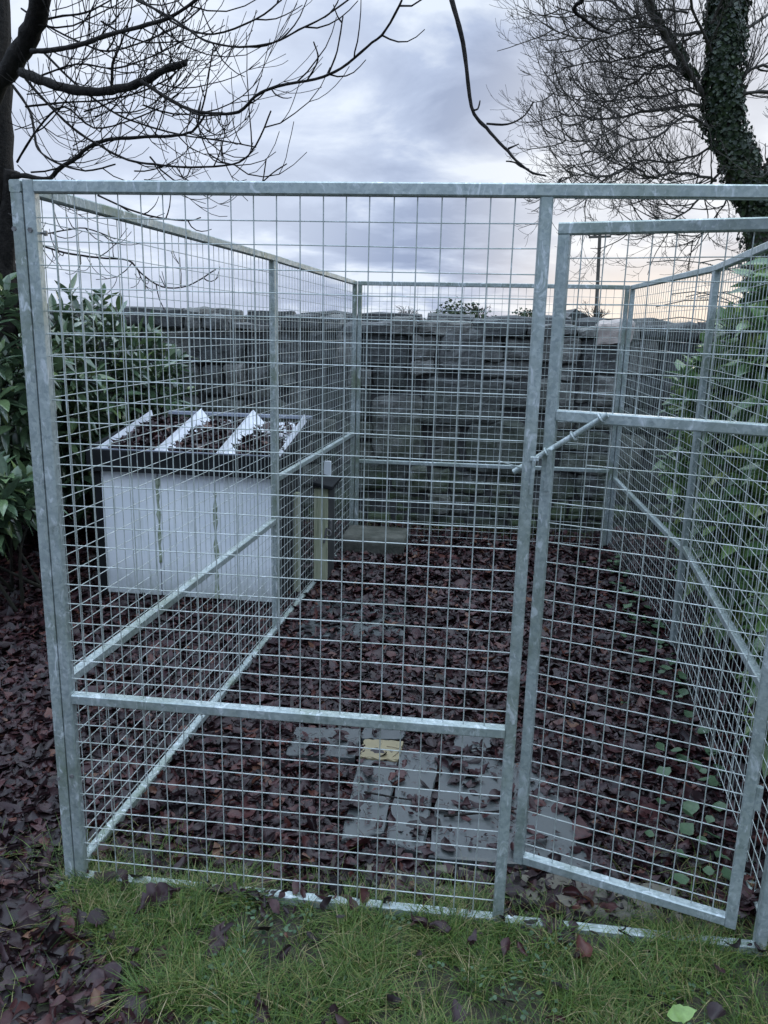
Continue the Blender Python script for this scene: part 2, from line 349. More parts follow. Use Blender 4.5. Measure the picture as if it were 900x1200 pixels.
# ------------------------------------------------------------------ the pen
T = .0265; H = 1.7635; ZM0, ZM1 = .522, .5485
pen = empty('dog_pen', (-.2, 1.8, 0), 'galvanised steel dog pen of welded wire panels with its gate ajar', 'pen')
def panel(name, A, B, zA=0, zB=0, rail=(.52,), pitch=.05, label=None, infl=True, wr=.0013, top_gap=.05, sides=5, ext=None):
    """frame from ground point A to B (outer ends); returns the frame part"""
    A, B = Vector((A[0], A[1], zA)), Vector((B[0], B[1], zB)); d = B-A; L = d.length; u = d/L; n = Vector((u.y, -u.x, 0)).normalized(); Z = Vector((0, 0, 1))
    P = lambda s, z: A + u*s + Z*z
    f = MB()
    for s in (T/2, L-T/2): bar(f, P(s, 0), P(s, H-T-.0005), T, T, n)
    bar(f, P(0, H-T/2), P(L, H-T/2), T, T, Z); bar(f, P(T+.0005, T/2), P(L-T-.0005, T/2), T, T, Z)
    fo = f.build('panel_frame', M['galvold'] if name in ('side', 'back') and not label else M['galv'], pen)
    if label: fo['label'] = label
    wmb = MB(); zs = [T] + [q for r in rail for q in (r, r+T)] + [H-T]
    for r in rail:
        rm = MB(); bar(rm, P(T+.0005, r+T/2), P(L-T-.0005, r+T/2), T, T, Z); rm.build('mid_rail', M['galv'], fo)
    if infl:
        n_v = int((L-2*T)/pitch); off = ((L-2*T)-n_v*pitch)/2+T
        for i in range(0, len(zs), 2):
            z0, z1 = zs[i], zs[i+1]
            for k in range(n_v+1):
                s = L-(T+pitch)-k*pitch+.0 if False else off+k*pitch
                if s < T+.004 or s > L-T-.004: continue
                a = P(s+U(-.001, .001), z0-.012); b = P(s+U(-.001, .001), z1+.012)
                mid = (a+b)/2+n*U(-.0025, .0025)+u*U(-.0015, .0015)
                tube(wmb, [a, mid, b], wr, sides, False)
            z = z1-top_gap
            while z > z0+.008:
                k = max(2, int(L/.35)); tube(wmb, [P(lerp(.02, L-.02, j/k), z+U(-.0013, .0013)) - n*(2*wr) + n*U(-.002, .002) for j in range(k+1)], wr, sides, False)
                z -= pitch
    wmb.build('wire_mesh', M['wire'], fo)
    return fo, P, n, u, L
# front run : fixed panel and the gate frame share one top rail
XL0, XR1 = -1.1115, .665
f = MB()
bar(f, (XL0+T/2, 0, -.01), (XL0+T/2, 0, H), T, T, (0, 1, 0))
bar(f, (XL0+T+.0005, 0, H-T/2), (XR1, 0, H-T/2), T, T)
bar(f, (T/2, 0, -.02), (T/2, 0, H-T-.0005), T, T, (0, 1, 0))
bar(f, (XR1-T/2, 0, -.02), (XR1-T/2, 0, H-T-.0005), T, T, (0, 1, 0))
bar(f, (XL0+T+.0005, 0, T/2-.006), (-.0005, 0, T/2-.006), T, T)
bar(f, (T+.0005, 0, T/2-.010), (XR1-T-.0005, 0, T/2-.010), T, T)
front = f.build('panel_frame', M['galv'], pen)
r = MB(); bar(r, (XL0+T+.0005, 0, ZM0+T/2), (-.0005, 0, ZM0+T/2), T, T); r.build('mid_rail', M['galv'], front)
wm = MB(); wr = .00138
for k in range(21):
    x = -.05-.05*k
    tube(wm, [(x+U(-.001, .001), U(-.001, .001), ZM1-.012), (x+U(-.002, .002), U(-.003, .003), 1.1), (x+U(-.001, .001), 0, H-T+.01)], wr, 6, False)
    tube(wm, [(x+U(-.001, .001), 0, T-.02), (x+U(-.002, .002), U(-.003, .003), .3), (x, 0, ZM0+.01)], wr, 6, False)
for k in range(1, 24):
    z = H-T-.05*k; tube(wm, [(lerp(XL0+.02, .008, j/6), 2*wr+U(-.001, .001), z+U(-.0012, .0012)) for j in range(7)], wr, 6, False)
for k in range(0, 9):
    z = .46-.05*k; tube(wm, [(lerp(XL0+.02, .008, j/6), 2*wr+U(-.001, .001), z+U(-.0015, .0015)) for j in range(7)], wr, 6, False)
wm.build('wire_mesh', M['wire'], front)
# left run, two panels
pL0, pL1, pL2 = (-1.1135-T/2, -.015), (-1.022, 1.83), (-.926, 3.614)
sideA, PA, nA, uA, LA = panel('side', pL0, (pL1[0]-.001, pL1[1]-.002), 0, -.012, (.548,))
sideB, PB, nB, uB, LB = panel('side', pL1, pL2, -.012, -.034, (.745,))
backp, _, _, _, _ = panel('back', (pL2[0]+.018, pL2[1]), (.844-.016, 3.614), -.034, -.027, (.556,))
pR1 = (.871, 1.864)
sideC, _, _, _, _ = panel('right', pR1, (.844, 3.614), -.019, -.027, (.505,))
sideD, _, _, _, _ = panel('right', (.684, .015), (pR1[0]-.001, pR1[1]-.003), 0, -.019, (.52,))
for par, pts in ((front, [(XL0+T/2, -T/2, z) for z in (1.66, .32)]), (sideA, [(XL0-T/2-.001, -T/2-.016, z) for z in (1.66, .32)])):
    for p in pts:
        b = MB(); p = Vector(p); tube(b, [p, p+Vector((0, -.004, 0))], .0055, 6); b.build('bolt', M['bolt'], par)
b = MB(); p = Vector((XL0+T-.002, 0.006, 1.655)); tube(b, [p, p+Vector((.016, 0, 0))], .003, 6); tube(b, [p+Vector((.010, 0, 0)), p+Vector((.015, 0, 0))], .0065, 6); b.build('bolt', M['bolt'], front)

# gate, swung a little into the pen
AG = .317; HG = Vector((.591, 0, 0)); WG = .56; ZB, ZT, ZMt = .059, 1.709, 1.291
gu = Vector((-math.cos(AG), math.sin(AG), 0)); gn = Vector((-gu.y, gu.x, 0))   # gn points to the camera side
if gn.y > 0: gn = -gn
G = lambda t, z, o=0: HG + gu*t + Vector((0, 0, z)) + gn*o
f = MB()
for t in (T/2, WG-T/2): bar(f, G(t, ZB), G(t, ZT-T-.0005), T, T, gn)
bar(f, G(0, ZT-T/2), G(WG, ZT-T/2), T, T); bar(f, G(T+.0005, ZB+T/2), G(WG-T-.0005, ZB+T/2), T, T)
gate = f.build('gate', M['galv'], pen); gate['label'] = 'narrow gate standing slightly ajar with its bolt drawn'
r = MB(); bar(r, G(T+.0005, ZMt-T/2), G(WG-T-.0005, ZMt-T/2), T, T); r.build('mid_rail', M['galv'], gate)
wm = MB()
for lo, hi in ((ZB+T, ZMt-T), (ZMt, ZT-T)):
    for k in range(10):
        t = WG-T-.025-.05*k-.002; skip = lo < .5 and k == 0
        tube(wm, [G(t, lo-.012), G(t+U(-.001, .001), (lo+hi)/2, U(-.002, .002)), G(t, (hi+.012) if not skip else 1.06)], wr, 6, False)
    z = hi-.05
    while z > lo+.01:
        t1 = WG-.02 if not (1.1 < z < 1.2) else WG-T-.077
        tube(wm, [G(lerp(.02, t1, j/4), z+U(-.001, .001), -2*wr) for j in range(5)], wr, 6, False); z -= .05
wm.build('wire_mesh', M['wire'], gate)
def on_gate(u, v, off=0):
    d = ray(u, v); o = HG+gn*off; t = (o-CP).dot(gn)/d.dot(gn); return CP+d*t
RO = .024
pa, pb_ = on_gate(712, 486, RO), on_gate(602, 553, RO)
rod = MB(); tube(rod, [pa, pb_], .0068, 12); rod.build('latch_rod', M['galv'], gate)
ax = (pb_-pa).normalized()
def ring(mb, c, axd, R, r, n=14, m=6):
    a, b = frame_of(axd); vs = []; 
    for i in range(n):
        t = 2*math.pi*i/n; o = a*math.cos(t)+b*math.sin(t)
        for j in range(m): s = 2*math.pi*j/m; vs.append(c+o*(R+r*math.cos(s))+axd*(r*math.sin(s)))
    mb.add(vs, [(i*m+j, ((i+1) % n)*m+j, ((i+1) % n)*m+(j+1) % m, i*m+(j+1) % m) for i in range(n) for j in range(m)])
for u, v in ((704, 490), (672, 511), (641, 530)):
    c = on_gate(u, v, RO); rg = MB(); ring(rg, c, ax, .0105, .003); rg.build('latch_ring', M['galv'], gate)
hd = MB(); c = on_gate(645, 527, RO+.006); e = on_gate(641, 573, RO-.002)
tube(hd, [on_gate(650, 524, RO), c, lerp(c, e, .3), e], [.006, .0065, .006, .006], 8); bar(hd, e+Vector((0, 0, .02)), e-Vector((0, 0, .004)), .014, .01, gn); hd.build('latch_handle', M['galv'], gate)
kp = MB(); k0 = on_y(628, 540, -.018); bar(kp, (k0.x-.004, -.0185, k0.z+.0), (k0.x-.006, -.0185, k0.z-.075), .008, .007, (0, 1, 0)); bar(kp, (k0.x-.012, -.0175, k0.z+.004), (k0.x+.006, -.0175, k0.z+.004), .005, .01); kp.build('latch_keeper', M['galv'], front)
for z in (.42, 1.35):
    hb = MB(); tube(hb, [G(-.006, z-.03, .006), G(-.006, z+.03, .006)], .008, 10); hb.build('hinge', M['galv'], gate)
# thin sprung wire tail left of the post
tw = MB(); tube(tw, [on_y(584, 540, .1), on_y(600, 545, .12), on_y(612, 549, .15)], .0018, 6); tw.build('tie_wire', M['wire'], gate)

# ------------------------------------------------------------------ kennel outside the left run
def kennel():
    FY, BY = 2.15, 2.80; XA, XB = -2.04, -1.115; FZ, ZR = .68, .80
    k = empty('kennel', ((XA+XB)/2, FY+.3, 0), 'low white boarded kennel with black fascia and leaf-filled pale roof, left of the pen', 'kennel')
    w3 = (XB-XA)/3
    for i in range(3):
        b = MB(); box(b, (XA+i*w3+.003, FY, .015), (XA+(i+1)*w3-.003, FY+.018, FZ+.02), .003); b.build('front_board', M['white'], k)
    for i, hh in ((1, (.2, .66)), (2, (.02, .6))):
        b = MB(); tube(b, [(XA+i*w3+U(-.003, .003), FY+.001, lerp(hh[0], hh[1], j/14)) for j in range(15)], [U(.004, .015) for _ in range(15)], 6); b.build('moss_strip', M['seam'], k)
    b = MB(); box(b, (XA-.03, FY-.012, .0), (XA+.0, FY+.03, FZ), .003); b.build('corner_post', M['black'], k)
    b = MB()
    for i in range(6): box(b, (XB-.0, FY+.02+i*.1, .01), (XB+.016+(i % 2)*.004, FY+.115+i*.1, FZ), .003)
    b.build('side_wall', M['darkboard'], k)
    b = MB(); box(b, (XA-.016, FY+.035, .01), (XA, BY, FZ), .003); box(b, (XA+.001, BY-.016, .01), (XB-.001, BY, FZ), .003); b.build('rear_wall', M['darkboard'], k)
    b = MB(); box(b, (XA-.05, FY-.045, ZR-.11), (XB+.055, FY-.02, ZR), .004); b.build('fascia', M['black'], k)
    b = MB(); bar(b, (XB+.052, FY-.018, ZR-.055), (XB+.042, BY+.04, ZR+.04), .022, .12, (0, 0, 1), .004); b.build('fascia', M['black'], k)
    b = MB(); bar(b, (XA-.05, FY-.018, ZR-.055), (XA-.02, BY+.04, ZR+.04), .022, .12, (0, 0, 1), .004); b.build('fascia', M['black'], k)
    # roof sheet
    roof = MB(); q = [Vector((XA-.03, FY-.018, ZR-.03)), Vector((XB+.04, FY-.018, ZR-.03)), Vector((XB+.03, BY+.03, ZR+.085)), Vector((XA-.0, BY+.03, ZR+.085))]
    dn = Vector((0, 0, -.012)); roof.add(q+[p+dn for p in q], [(0, 1, 2, 3), (7, 6, 5, 4), (0, 4, 5, 1), (1, 5, 6, 2), (2, 6, 7, 3), (3, 7, 4, 0)])
    rf = roof.build('roof', M['sheet'], k)
    R = lambda s, t, h=0: lerp(lerp(q[0], q[1], s), lerp(q[3], q[2], s), t)+Vector((0, 0, h))
    for s, w0, w1, h0, h1 in ((.015, .02, .035, .03, .05), (.335, .03, .13, .035, .07), (.665, .03, .15, .035, .075), (.985, .05, .05, .04, .06)):
        m = MB(); a = [R(s-w0/2, .0), R(s+w0/2, 0), R(s, 0.0, h0), R(s-w1/2*.6, .97), R(s+w1/2, .97), R(s+.005, .97, h1)]
        m.add(a, [(0, 1, 2), (5, 4, 3), (0, 2, 5, 3), (1, 4, 5, 2), (0, 3, 4, 1)]); m.build('roof_ridge', M['sheet'], rf)
    b = MB(); bar(b, R(.12, 1.02, .03), R(1.03, 1.02, .03), .03, .02); b.build('rear_trim', M['greytrim'], k)
    b = MB(); bar(b, R(.0, -.005, .034), R(1.0, -.005, .034), .012, .006); b.build('front_lip', M['greytrim'], k)
    return R
ROOF = kennel()

def hatch():
    X0, X1, Y0, Y1 = -.985, -.905, 2.56, 2.78
    z1 = on_y(376, 573, Y0).z
    h = empty('wooden_hatch', ((X0+X1)/2, (Y0+Y1)/2, 0), 'mossy pale wooden hatch with black cap inside the pen beside the kennel', 'hatch')
    b = MB(); box(b, (X0, Y0, .01), (X1-.002, Y0+.02, z1), .004); b.build('plank', M['wood'], h)
    b = MB(); box(b, (X1-.02, Y0+.023, .01), (X1+.0, Y1, z1-.002), .004); b.build('side_board', M['darkboard'], h)
    b = MB(); bar(b, (X0-.01, (Y0+Y1)/2, z1+.035), (X1+.03, (Y0+Y1)/2, z1+.012), Y1-Y0+.06, .022, (0, 0, 1), .004); b.build('cap', M['black'], h)
    b = MB(); box(b, (X0+.015, Y1+.0, .3), (X1-.025, Y1+.015, z1+.12), .004); b.build('back_board', M['white'], h)
    b = MB(); box(b, (X1+.001, Y0+.05, .30), (X1+.012, Y0+.08, .36), .002); b.build('hasp', M['bolt'], h)
    b = MB(); ring(b, Vector((X1+.004, Y0-.004, .30)), Vector((0, 1, 0)), .017, .004); tube(b, [(X1-.02, Y0-.004, .24), (X1-.004, Y0-.006, .33)], .006, 8); b.build('padlock', M['bolt'], h)
    b = MB(); p = on_z(357, 690); bar(b, (-1.045, 2.40, 0), (-1.045, 2.40, .56), .03, .05, (0, 1, 0)); b.build('frame_post', M['wood'], h)
hatch()

# ------------------------------------------------------------------ paving, block, footing
def slab(name, poly, label, cat, m, zt=.012, th=.05, group=None):
    P = [on_z(u, v, zt) for u, v in poly]; c = sum(P, Vector())/len(P); ins = []
    zj = U(-.003, .003)
    root = None; b = MB(); n = len(P); top = [c+(p-c)*.985+Vector((0, 0, zj)) for p in P]; rim = [p+Vector((0, 0, zj-.004)) for p in P]; bot = [p+Vector((0, 0, -th)) for p in P]
    # subdivide the rim so edges are slightly broken
    def sub(r, k=9):
        o = []
        for i in range(len(r)):
            for j in range(k): p = r[i].lerp(r[(i+1) % len(r)], j/k); o.append(p+Vector((U(-.005, .005), U(-.005, .005), 0)) if j else p)
        return o
    A, B_, C = sub(top), sub(rim), sub(bot); N_ = len(A)
    b.add(A+B_+C, [tuple(range(N_))]+[(N_+i, N_+(i+1) % N_, (i+1) % N_, i) for i in range(N_)]+[(2*N_+i, 2*N_+(i+1) % N_, N_+(i+1) % N_, N_+i) for i in range(N_)])
    o = b.build(name, m); tag(o, label, cat, group); return P
SL = []
gp = 'concrete paving laid in the pen'
SL.append(slab('paving_slab', [(334, 884), (347, 851), (423, 853), (416, 886)], 'wet grey slab directly left of the yellow brick', 'slab', M['slab'], group=gp))
SL.append(slab('paving_slab', [(424, 864), (427, 850), (476, 853), (472, 865)], 'short narrow grey slab just behind the yellow brick', 'slab', M['slab'], group=gp))
SL.append(slab('brick', [(422, 887), (427, 867), (473, 869), (466, 891)], 'yellow brick set flat among the wet grey slabs', 'brick', M['brick'], zt=.02))
SL.append(slab('paving_slab', [(400, 985), (421, 889), (466, 893), (450, 975)], 'narrow grey slab running forward from the yellow brick', 'slab', M['slab'], group=gp))
SL.append(slab('paving_slab', [(453, 988), (470, 880), (514, 884), (496, 1000)], 'second narrow grey slab, between the brick slab and the big one', 'slab', M['slab'], group=gp))
SL.append(slab('paving_slab', [(502, 1003), (519, 884), (630, 896), (706, 1018)], 'large wet grey slab reaching under the open gate', 'slab', M['slab'], group=gp))
SL.append(slab('paving_slab', [(530, 878), (534, 860), (576, 863), (574, 880)], 'small grey slab behind the large one near the centre post', 'slab', M['slab'], group=gp))
SL.append(slab('paving_slab', [(346, 745), (372, 700), (478, 702), (474, 744)], 'leaf-strewn slab lying furthest back, in front of the wooden hatch', 'slab', M['slab'], group=gp))
def lump(name, lo, hi, m, label, cat, amp=.008, n=(14, 8, 3), sc=14):
    b = MB(); lo, hi = Vector(lo), Vector(hi); idx = {}; vs = []; fs = []
    def P(i, j, k):
        if (i, j, k) in idx: return idx[(i, j, k)]
        w = Vector((lerp(lo.x, hi.x, i/n[0]), lerp(lo.y, hi.y, j/n[1]), lerp(lo.z, hi.z, k/n[2]))); w += noise.noise_vector(w*sc)*amp
        idx[(i, j, k)] = len(vs); vs.append(w); return idx[(i, j, k)]
    for i in range(n[0]):
        for j in range(n[1]): fs += [(P(i, j, n[2]), P(i+1, j, n[2]), P(i+1, j+1, n[2]), P(i, j+1, n[2]))]
        for k in range(n[2]): fs += [(P(i, 0, k), P(i+1, 0, k), P(i+1, 0, k+1), P(i, 0, k+1)), (P(i, n[1], k+1), P(i+1, n[1], k+1), P(i+1, n[1], k), P(i, n[1], k))]
    for j in range(n[1]):
        for k in range(n[2]): fs += [(P(0, j, k+1), P(0, j+1, k+1), P(0, j+1, k), P(0, j, k)), (P(n[0], j, k), P(n[0], j+1, k), P(n[0], j+1, k+1), P(n[0], j, k+1))]
    b.add(vs, fs); tag(b.build(name, m, None, True), label, cat)
lump('stone_block', (-.93, 3.22, -.04), (-.52, 3.52, .10), M['mossblock'], 'low mossy stone block in the back left corner of the pen', 'block')
lump('concrete_footing', (-.35, .09, -.06), (-.02, .20, -.006), M['footing'], 'rough concrete footing left of the centre post', 'footing', .012, (30, 8, 2), 20)
lump('concrete_footing', (.05, .07, -.06), (.50, .20, .004), M['footing'], 'rough tan concrete footing under the gate opening', 'footing', .014, (36, 8, 2), 20)

# ------------------------------------------------------------------ leaves and grass
def leaf_shape(mb, p, nrm, ang, L, Wd, curl, fold, nl=5):
    """a crumpled ovate leaf of real curvature, on 3 rows of vertices"""
    nrm = nrm.normalized(); a, b = frame_of(nrm, (math.cos(ang), math.sin(ang), .01)); vs = []; s0 = U(0, 50)
    for i in range(nl+1):
        t = i/nl; w = Wd*math.sin(math.pi*(t**.8))*.5+.0006; c = curl*(t-.5)**2*4
        x = (t-.5)*L; z = c*L*.35+U(-1, 1)*L*.025; x *= (1-.25*abs(curl))
        for s in (-1, 0, 1):
            vs.append(p+b*x+a*(s*w*(1-abs(fold)*.35)+U(-1, 1)*L*.02)+nrm*(z+abs(s)*fold*w+s*U(-.5, .5)*w*.5))
    fs = [(i*3+j, i*3+j+1, (i+1)*3+j+1, (i+1)*3+j) for i in range(nl) for j in range(2)]
    mb.add(vs, fs)
def crumpled(mb, p, nrm, ang, L, Wd, nl=7, nw=4, amp=1.0):
    """a rolled and crumpled dead leaf: a toothed ovate sheet bent round its midrib and pushed about by noise"""
    nrm = nrm.normalized(); a, b = frame_of(nrm, (math.cos(ang), math.sin(ang), .01)); vs = []; so = Vector((U(0, 99), U(0, 99), U(0, 99)))
    roll = random.choice([U(-.6, .6), U(-.8, .8), U(.6, 2.6), U(-2.0, -.6)]); bend = U(-1.1, 1.3); twist = U(-.9, .9); sk = U(-.25, .25)
    for i in range(nl+1):
        t = i/nl; w = Wd*(math.sin(math.pi*min(1, t**.75)))**.8*.5*U(.82, 1.12)+.001
        x = (t-.5)*L; th = bend*(t-.5); px = x*math.cos(th*.7); pz = abs(x)*math.sin(abs(th))*(1 if bend > 0 else -.5)
        tw = twist*(t-.5)
        for k in range(nw+1):
            q = k/nw*2-1; ra = roll*q; r = w/max(abs(roll), .25)
            y = math.sin(ra)*r if abs(roll) > .25 else w*q; z = (1-math.cos(ra))*r*(1 if roll > 0 else -1)
            y, z = y*math.cos(tw)-z*math.sin(tw), y*math.sin(tw)+z*math.cos(tw)
            v = Vector((px, y+sk*x*(t-.5), z+pz)); v += noise.noise_vector(v*38+so)*L*.13*amp + noise.noise_vector(v*110+so)*L*.045*amp
            vs.append(p+b*v.x+a*v.y+nrm*v.z)
    n1 = nw+1; mb.add(vs, [(i*n1+j, i*n1+j+1, (i+1)*n1+j+1, (i+1)*n1+j) for i in range(nl) for j in range(nw)])
def inside(p, poly):
    r = False; n = len(poly)
    for i in range(n):
        a, b = poly[i], poly[(i+1) % n]
        if (a.y > p[1]) != (b.y > p[1]) and p[0] < (b.x-a.x)*(p[1]-a.y)/(b.y-a.y)+a.x: r = not r
    return r
def edge_mask(x, y):   # >0 : turf, <0 : leaf litter
    nz = .10*noise.noise(Vector((x*4, y*4, 9)))+.05*noise.noise(Vector((x*11, y*11, 2)))
    a = .03-y+nz                              # in front of the run
    xl = -1.12 if y > -.05 else -1.12+(-y-.05)*.95
    return min(a, (x-xl)+nz*1.2)
litter = MB()
def scatter_leaves(x0, x1, y0, y1, dens, size=(.05, .11)):
    for _ in range(int((x1-x0)*(y1-y0)*dens)):
        x, y = U(x0, x1), U(y0, y1); em = edge_mask(x, y)
        if em > 0 and rnd() > (.045 if noise.noise(Vector((x*5, y*5, 20))) < -.02 else .015) + (.12 if em < .06 else 0): continue
        if .03 < x < .33 and -.03 < y < .04 and rnd() < .8: continue
        if y > 4.0: continue
        z = hgt(x, y)+U(.004, .026)
        for i, pl in enumerate(SL):
            if inside((x, y), pl):
                if rnd() < (.90 if i in (0, 5) else .95 if i != 7 else .70) - .35*max(0, noise.noise(Vector((x*7, y*7, 31)))): z = None
                else: z = .016+U(.0, .006)
                break
        if z is None: continue
        if em > 0: z += U(.01, .035)
        if .05 < y < .22 and -.36 < x < .53 and rnd() < .3: continue
        fl = .25 if rnd() < .6 else .7; n = Vector((U(-fl, fl), U(-fl, fl), 1))
        s = U(*size)*random.choice([.4, .5, .7, .9, 1, 1.15])
        if em > 0: n = Vector((U(-1, 1), U(-1, 1), .8)); s *= .8
        near = y < .9
        crumpled(litter, Vector((x, y, z)), n, U(0, 6.28), s, s*U(.3, .75), 7 if near else 4, 4 if near else 2)
scatter_leaves(-3.6, 1.2, .0, 4.0, 3800, (.035, .09)); scatter_leaves(-2.2, 1.6, -1.2, .0, 3200, (.035, .085))
scatter_leaves(1.2, 2.6, 0, 4, 500); scatter_leaves(-5, -3.6, -1, 4, 700); scatter_leaves(-3.6, -2.2, -1.6, 0, 1200)
tag(litter.build('leaf_litter', M['leaf'], None, True), 'wet purple brown fallen leaves covering the ground', 'leaves', kind='stuff')
db = MB()
for _ in range(2600):
    x, y = U(-.75, .6), U(.12, 1.3)
    if noise.noise(Vector((x*6, y*6, 12))) < -.1: continue
    z = .018
    if rnd() < .3:
        p = Vector((x, y, z+U(0, .006))); az = U(0, 6.28); d = Vector((math.cos(az), math.sin(az), U(-.05, .05)))*U(.015, .05); tube(db, [p, p+d*.5+Vector((U(-.003, .003), U(-.003, .003), .002)), p+d], .0009, 3, False)
    else: leaf_shape(db, Vector((x, y, z+U(0, .004))), Vector((U(-.3, .3), U(-.3, .3), 1)), U(0, 6.28), U(.006, .02), U(.003, .009), .2, .3, 2)
tag(db.build('leaf_debris', M['leaf'], None), 'crumbled leaf bits and stalks strewn over the wet slabs', 'debris', kind='stuff')
rl = MB()
for i in range(1300):
    bay = random.choice([0, 1, 2]); s = (bay+.18+.66*rnd())/3+.02; t = U(.02, .9)
    if bay == 2 and t > .45 and rnd() < .8: continue
    if bay == 1 and t > .75 and rnd() < .6: continue
    p = ROOF(s, t, .012+.035*rnd()*(1-t*.5)); sz = U(.05, .095)
    crumpled(rl, p, Vector((U(-.6, .6), U(-.6, .6), 1)), U(0, 6.28), sz, sz*U(.3, .5), 5, 3)
tag(rl.build('roof_leaves', M['leaf'], None, True), 'brown leaves heaped in the bays of the kennel roof', 'leaves', kind='stuff')

gr = MB()
def blade(x, y, z, h, w, lean, az):
    d = Vector((math.cos(az), math.sin(az), 0)); s = Vector((-d.y, d.x, 0)); vs = []
    for i in range(4):
        t = i/3; c = Vector((x, y, z))+Vector((0, 0, h*t*(1-.35*lean*t)))+d*(h*lean*t*t); ww = w*(1-t)**.7/2+.0001
        vs += [c-s*ww, c+s*ww]
    gr.add(vs, [(0, 1, 3, 2), (2, 3, 5, 4), (4, 5, 7, 6)])
for _ in range(125000):
    x, y = U(-1.5, 1.7), U(-.95, .16); em = edge_mask(x, y)
    if em < -.06 and rnd() > .04: continue
    if .03 < x < .33 and -.025 < y < .03 and rnd() < .85: continue
    if -.06 <= em < 0 and rnd() > .4: continue
    cl = noise.noise(Vector((x*5, y*5, 20)))+.6*noise.noise(Vector((x*16, y*16, 5)))
    if cl < -.04 and rnd() > .13: continue
    if noise.noise(Vector((x*3.1, y*3.1, 61))) > .30 and rnd() > .45: continue
    blade(x, y, hgt(x, y)-.004, U(.022, .075)*(1+.9*max(cl, -.4)), U(.0016, .0036), U(.15, 1.9), U(0, 6.28))
for cx, cy, r, n in ((-1.0, .02, .14, 500), (-.5, 0, .2, 600), (-.12, 0, .12, 300), (.52, 0, .07, 500), (-1.0, .12, .12, 260), (-.85, .05, .2, 350), (.6, .25, .12, 200), (-.2, .05, .3, 260), (.3, .03, .3, 260), (-.62, 3.9, .9, 500), (.2, 3.9, .9, 500)):
    for _ in range(n): blade(cx+random.gauss(0, r), cy+random.gauss(0, min(r, .06)), -.02, U(.03, .085), U(.0015, .003), U(.3, 1.5), U(0, 6.28))
for _ in range(420):
    cx, cy = U(-1.2, 1.4), U(-.9, .02)
    if edge_mask(cx, cy) < 0 or noise.noise(Vector((cx*5, cy*5, 20))) < -.12: continue
    az0 = U(0, 6.28); hh = U(.04, .095)
    for _ in range(random.randint(14, 40)): blade(cx+random.gauss(0, .010), cy+random.gauss(0, .010), hgt(cx, cy)-.004, hh*U(.6, 1.1), U(.002, .0042), U(.3, 2.1), az0+U(-1.5, 1.5))
tag(gr.build('grass', M['grass'], None), 'damp short grass in front of the pen', 'grass', kind='stuff')
wd = MB()
for _ in range(5000):
    x, y = U(-1.3, 1.3), U(-.8, .05)
    if edge_mask(x, y) < -.02 or noise.noise(Vector((x*6, y*6, 44))) < .12: continue
    leaf_shape(wd, Vector((x, y, hgt(x, y)+U(.012, .03))), Vector((U(-.4, .4), U(-.4, .4), 1)), U(0, 6.28), U(.008, .018), U(.007, .013), .2, .3, 3)
tag(wd.build('ground_weeds', M['weed'], None, True), 'small round leaved weeds among the front grass', 'weeds', kind='stuff')

def big_leaf(name, u, v, ang, L, wr_, lab, m, tilt=(0, 0), curl=.3, fold=.5, z=.02):
    z += .016; b = MB(); p = on_z(u, v, z); (crumpled(b, p, Vector((tilt[0], tilt[1], 1)), ang, L*.9, L*wr_*.95, 14, 8, 1.35) if m is M['leaf'] else leaf_shape(b, p, Vector((tilt[0], tilt[1], 1)), ang, L, L*wr_, curl, fold, 9))
    tag(b.build(name, m, None, True), lab, 'leaf', 'larger leaves lying on the front grass')
big_leaf('fallen_leaf', 184, 1052, .9, .13, .42, 'long dark leaf standing against the front bottom rail', M['leaf'], (.5, -1.2), .2, .7, .03)
big_leaf('fallen_leaf', 268, 1043, .1, .12, .4, 'reddish leaf at the bottom rail, in front of the left panel', M['leaf'], (0, -.4), .3, .6, .02)
big_leaf('fallen_leaf', 306, 1178, 1.9, .09, .45, 'purple leaf propped upright at the bottom edge of the grass', M['leaf'], (-1.2, -.9), .2, .3, .03)
big_leaf('fallen_leaf', 552, 1102, 1.5, .06, .35, 'rolled rusty leaf upright below the centre post', M['leaf'], (.2, -1.6), .1, .9, .02)
big_leaf('fallen_leaf', 505, 1082, -.3, .13, .4, 'dark crumpled leaf just left of the centre post foot', M['leaf'], (0, -.5), .4, .7, .02)
big_leaf('fallen_leaf', 255, 1100, 1.2, .09, .5, 'blackened leaf lying in the grass left of middle', M['leaf'], (0, -.3), .5, .8, .02)
big_leaf('fallen_leaf', 115, 1135, .5, .11, .45, 'brown leaf in the grass at the lower left', M['leaf'], (.1, -.3), .4, .7, .02)
big_leaf('fallen_leaf', 688, 998, 1.4, .06, .45, 'rusty orange leaf on the slab behind the gate foot', M['leaf'], (0, -.6), .4, .5, .03)
big_leaf('green_leaf', 798, 1188, .35, .075, .5, 'fresh light green leaf at the lower right of the grass', M['fresh'], (.2, -.5), .2, .25, .04)
def twig(lab, pts, r):
    b = MB(); P = smooth_path([on_z(u, v, z) for u, v, z in pts], 4); tube(b, P, [r*(1-.5*i/len(P)) for i in range(len(P))], 6); tag(b.build('twig', M['bark'], None, True), lab, 'twig', 'fallen twigs')
twig('dark twig lying across the large wet slab', [(520, 956, .022), (560, 953, .026), (605, 948, .022)], .004)
twig('short twig beside the two narrow slabs', [(427, 928, .025), (460, 934, .028), (485, 938, .022)], .0035)
twig('pale bent twig on the leaves inside the left panel', [(228, 952, .02), (250, 938, .03), (262, 926, .03)], .003)
twig('thin twig lying in the grass below the gate', [(735, 1150, .02), (770, 1172, .028), (800, 1188, .02)], .003)

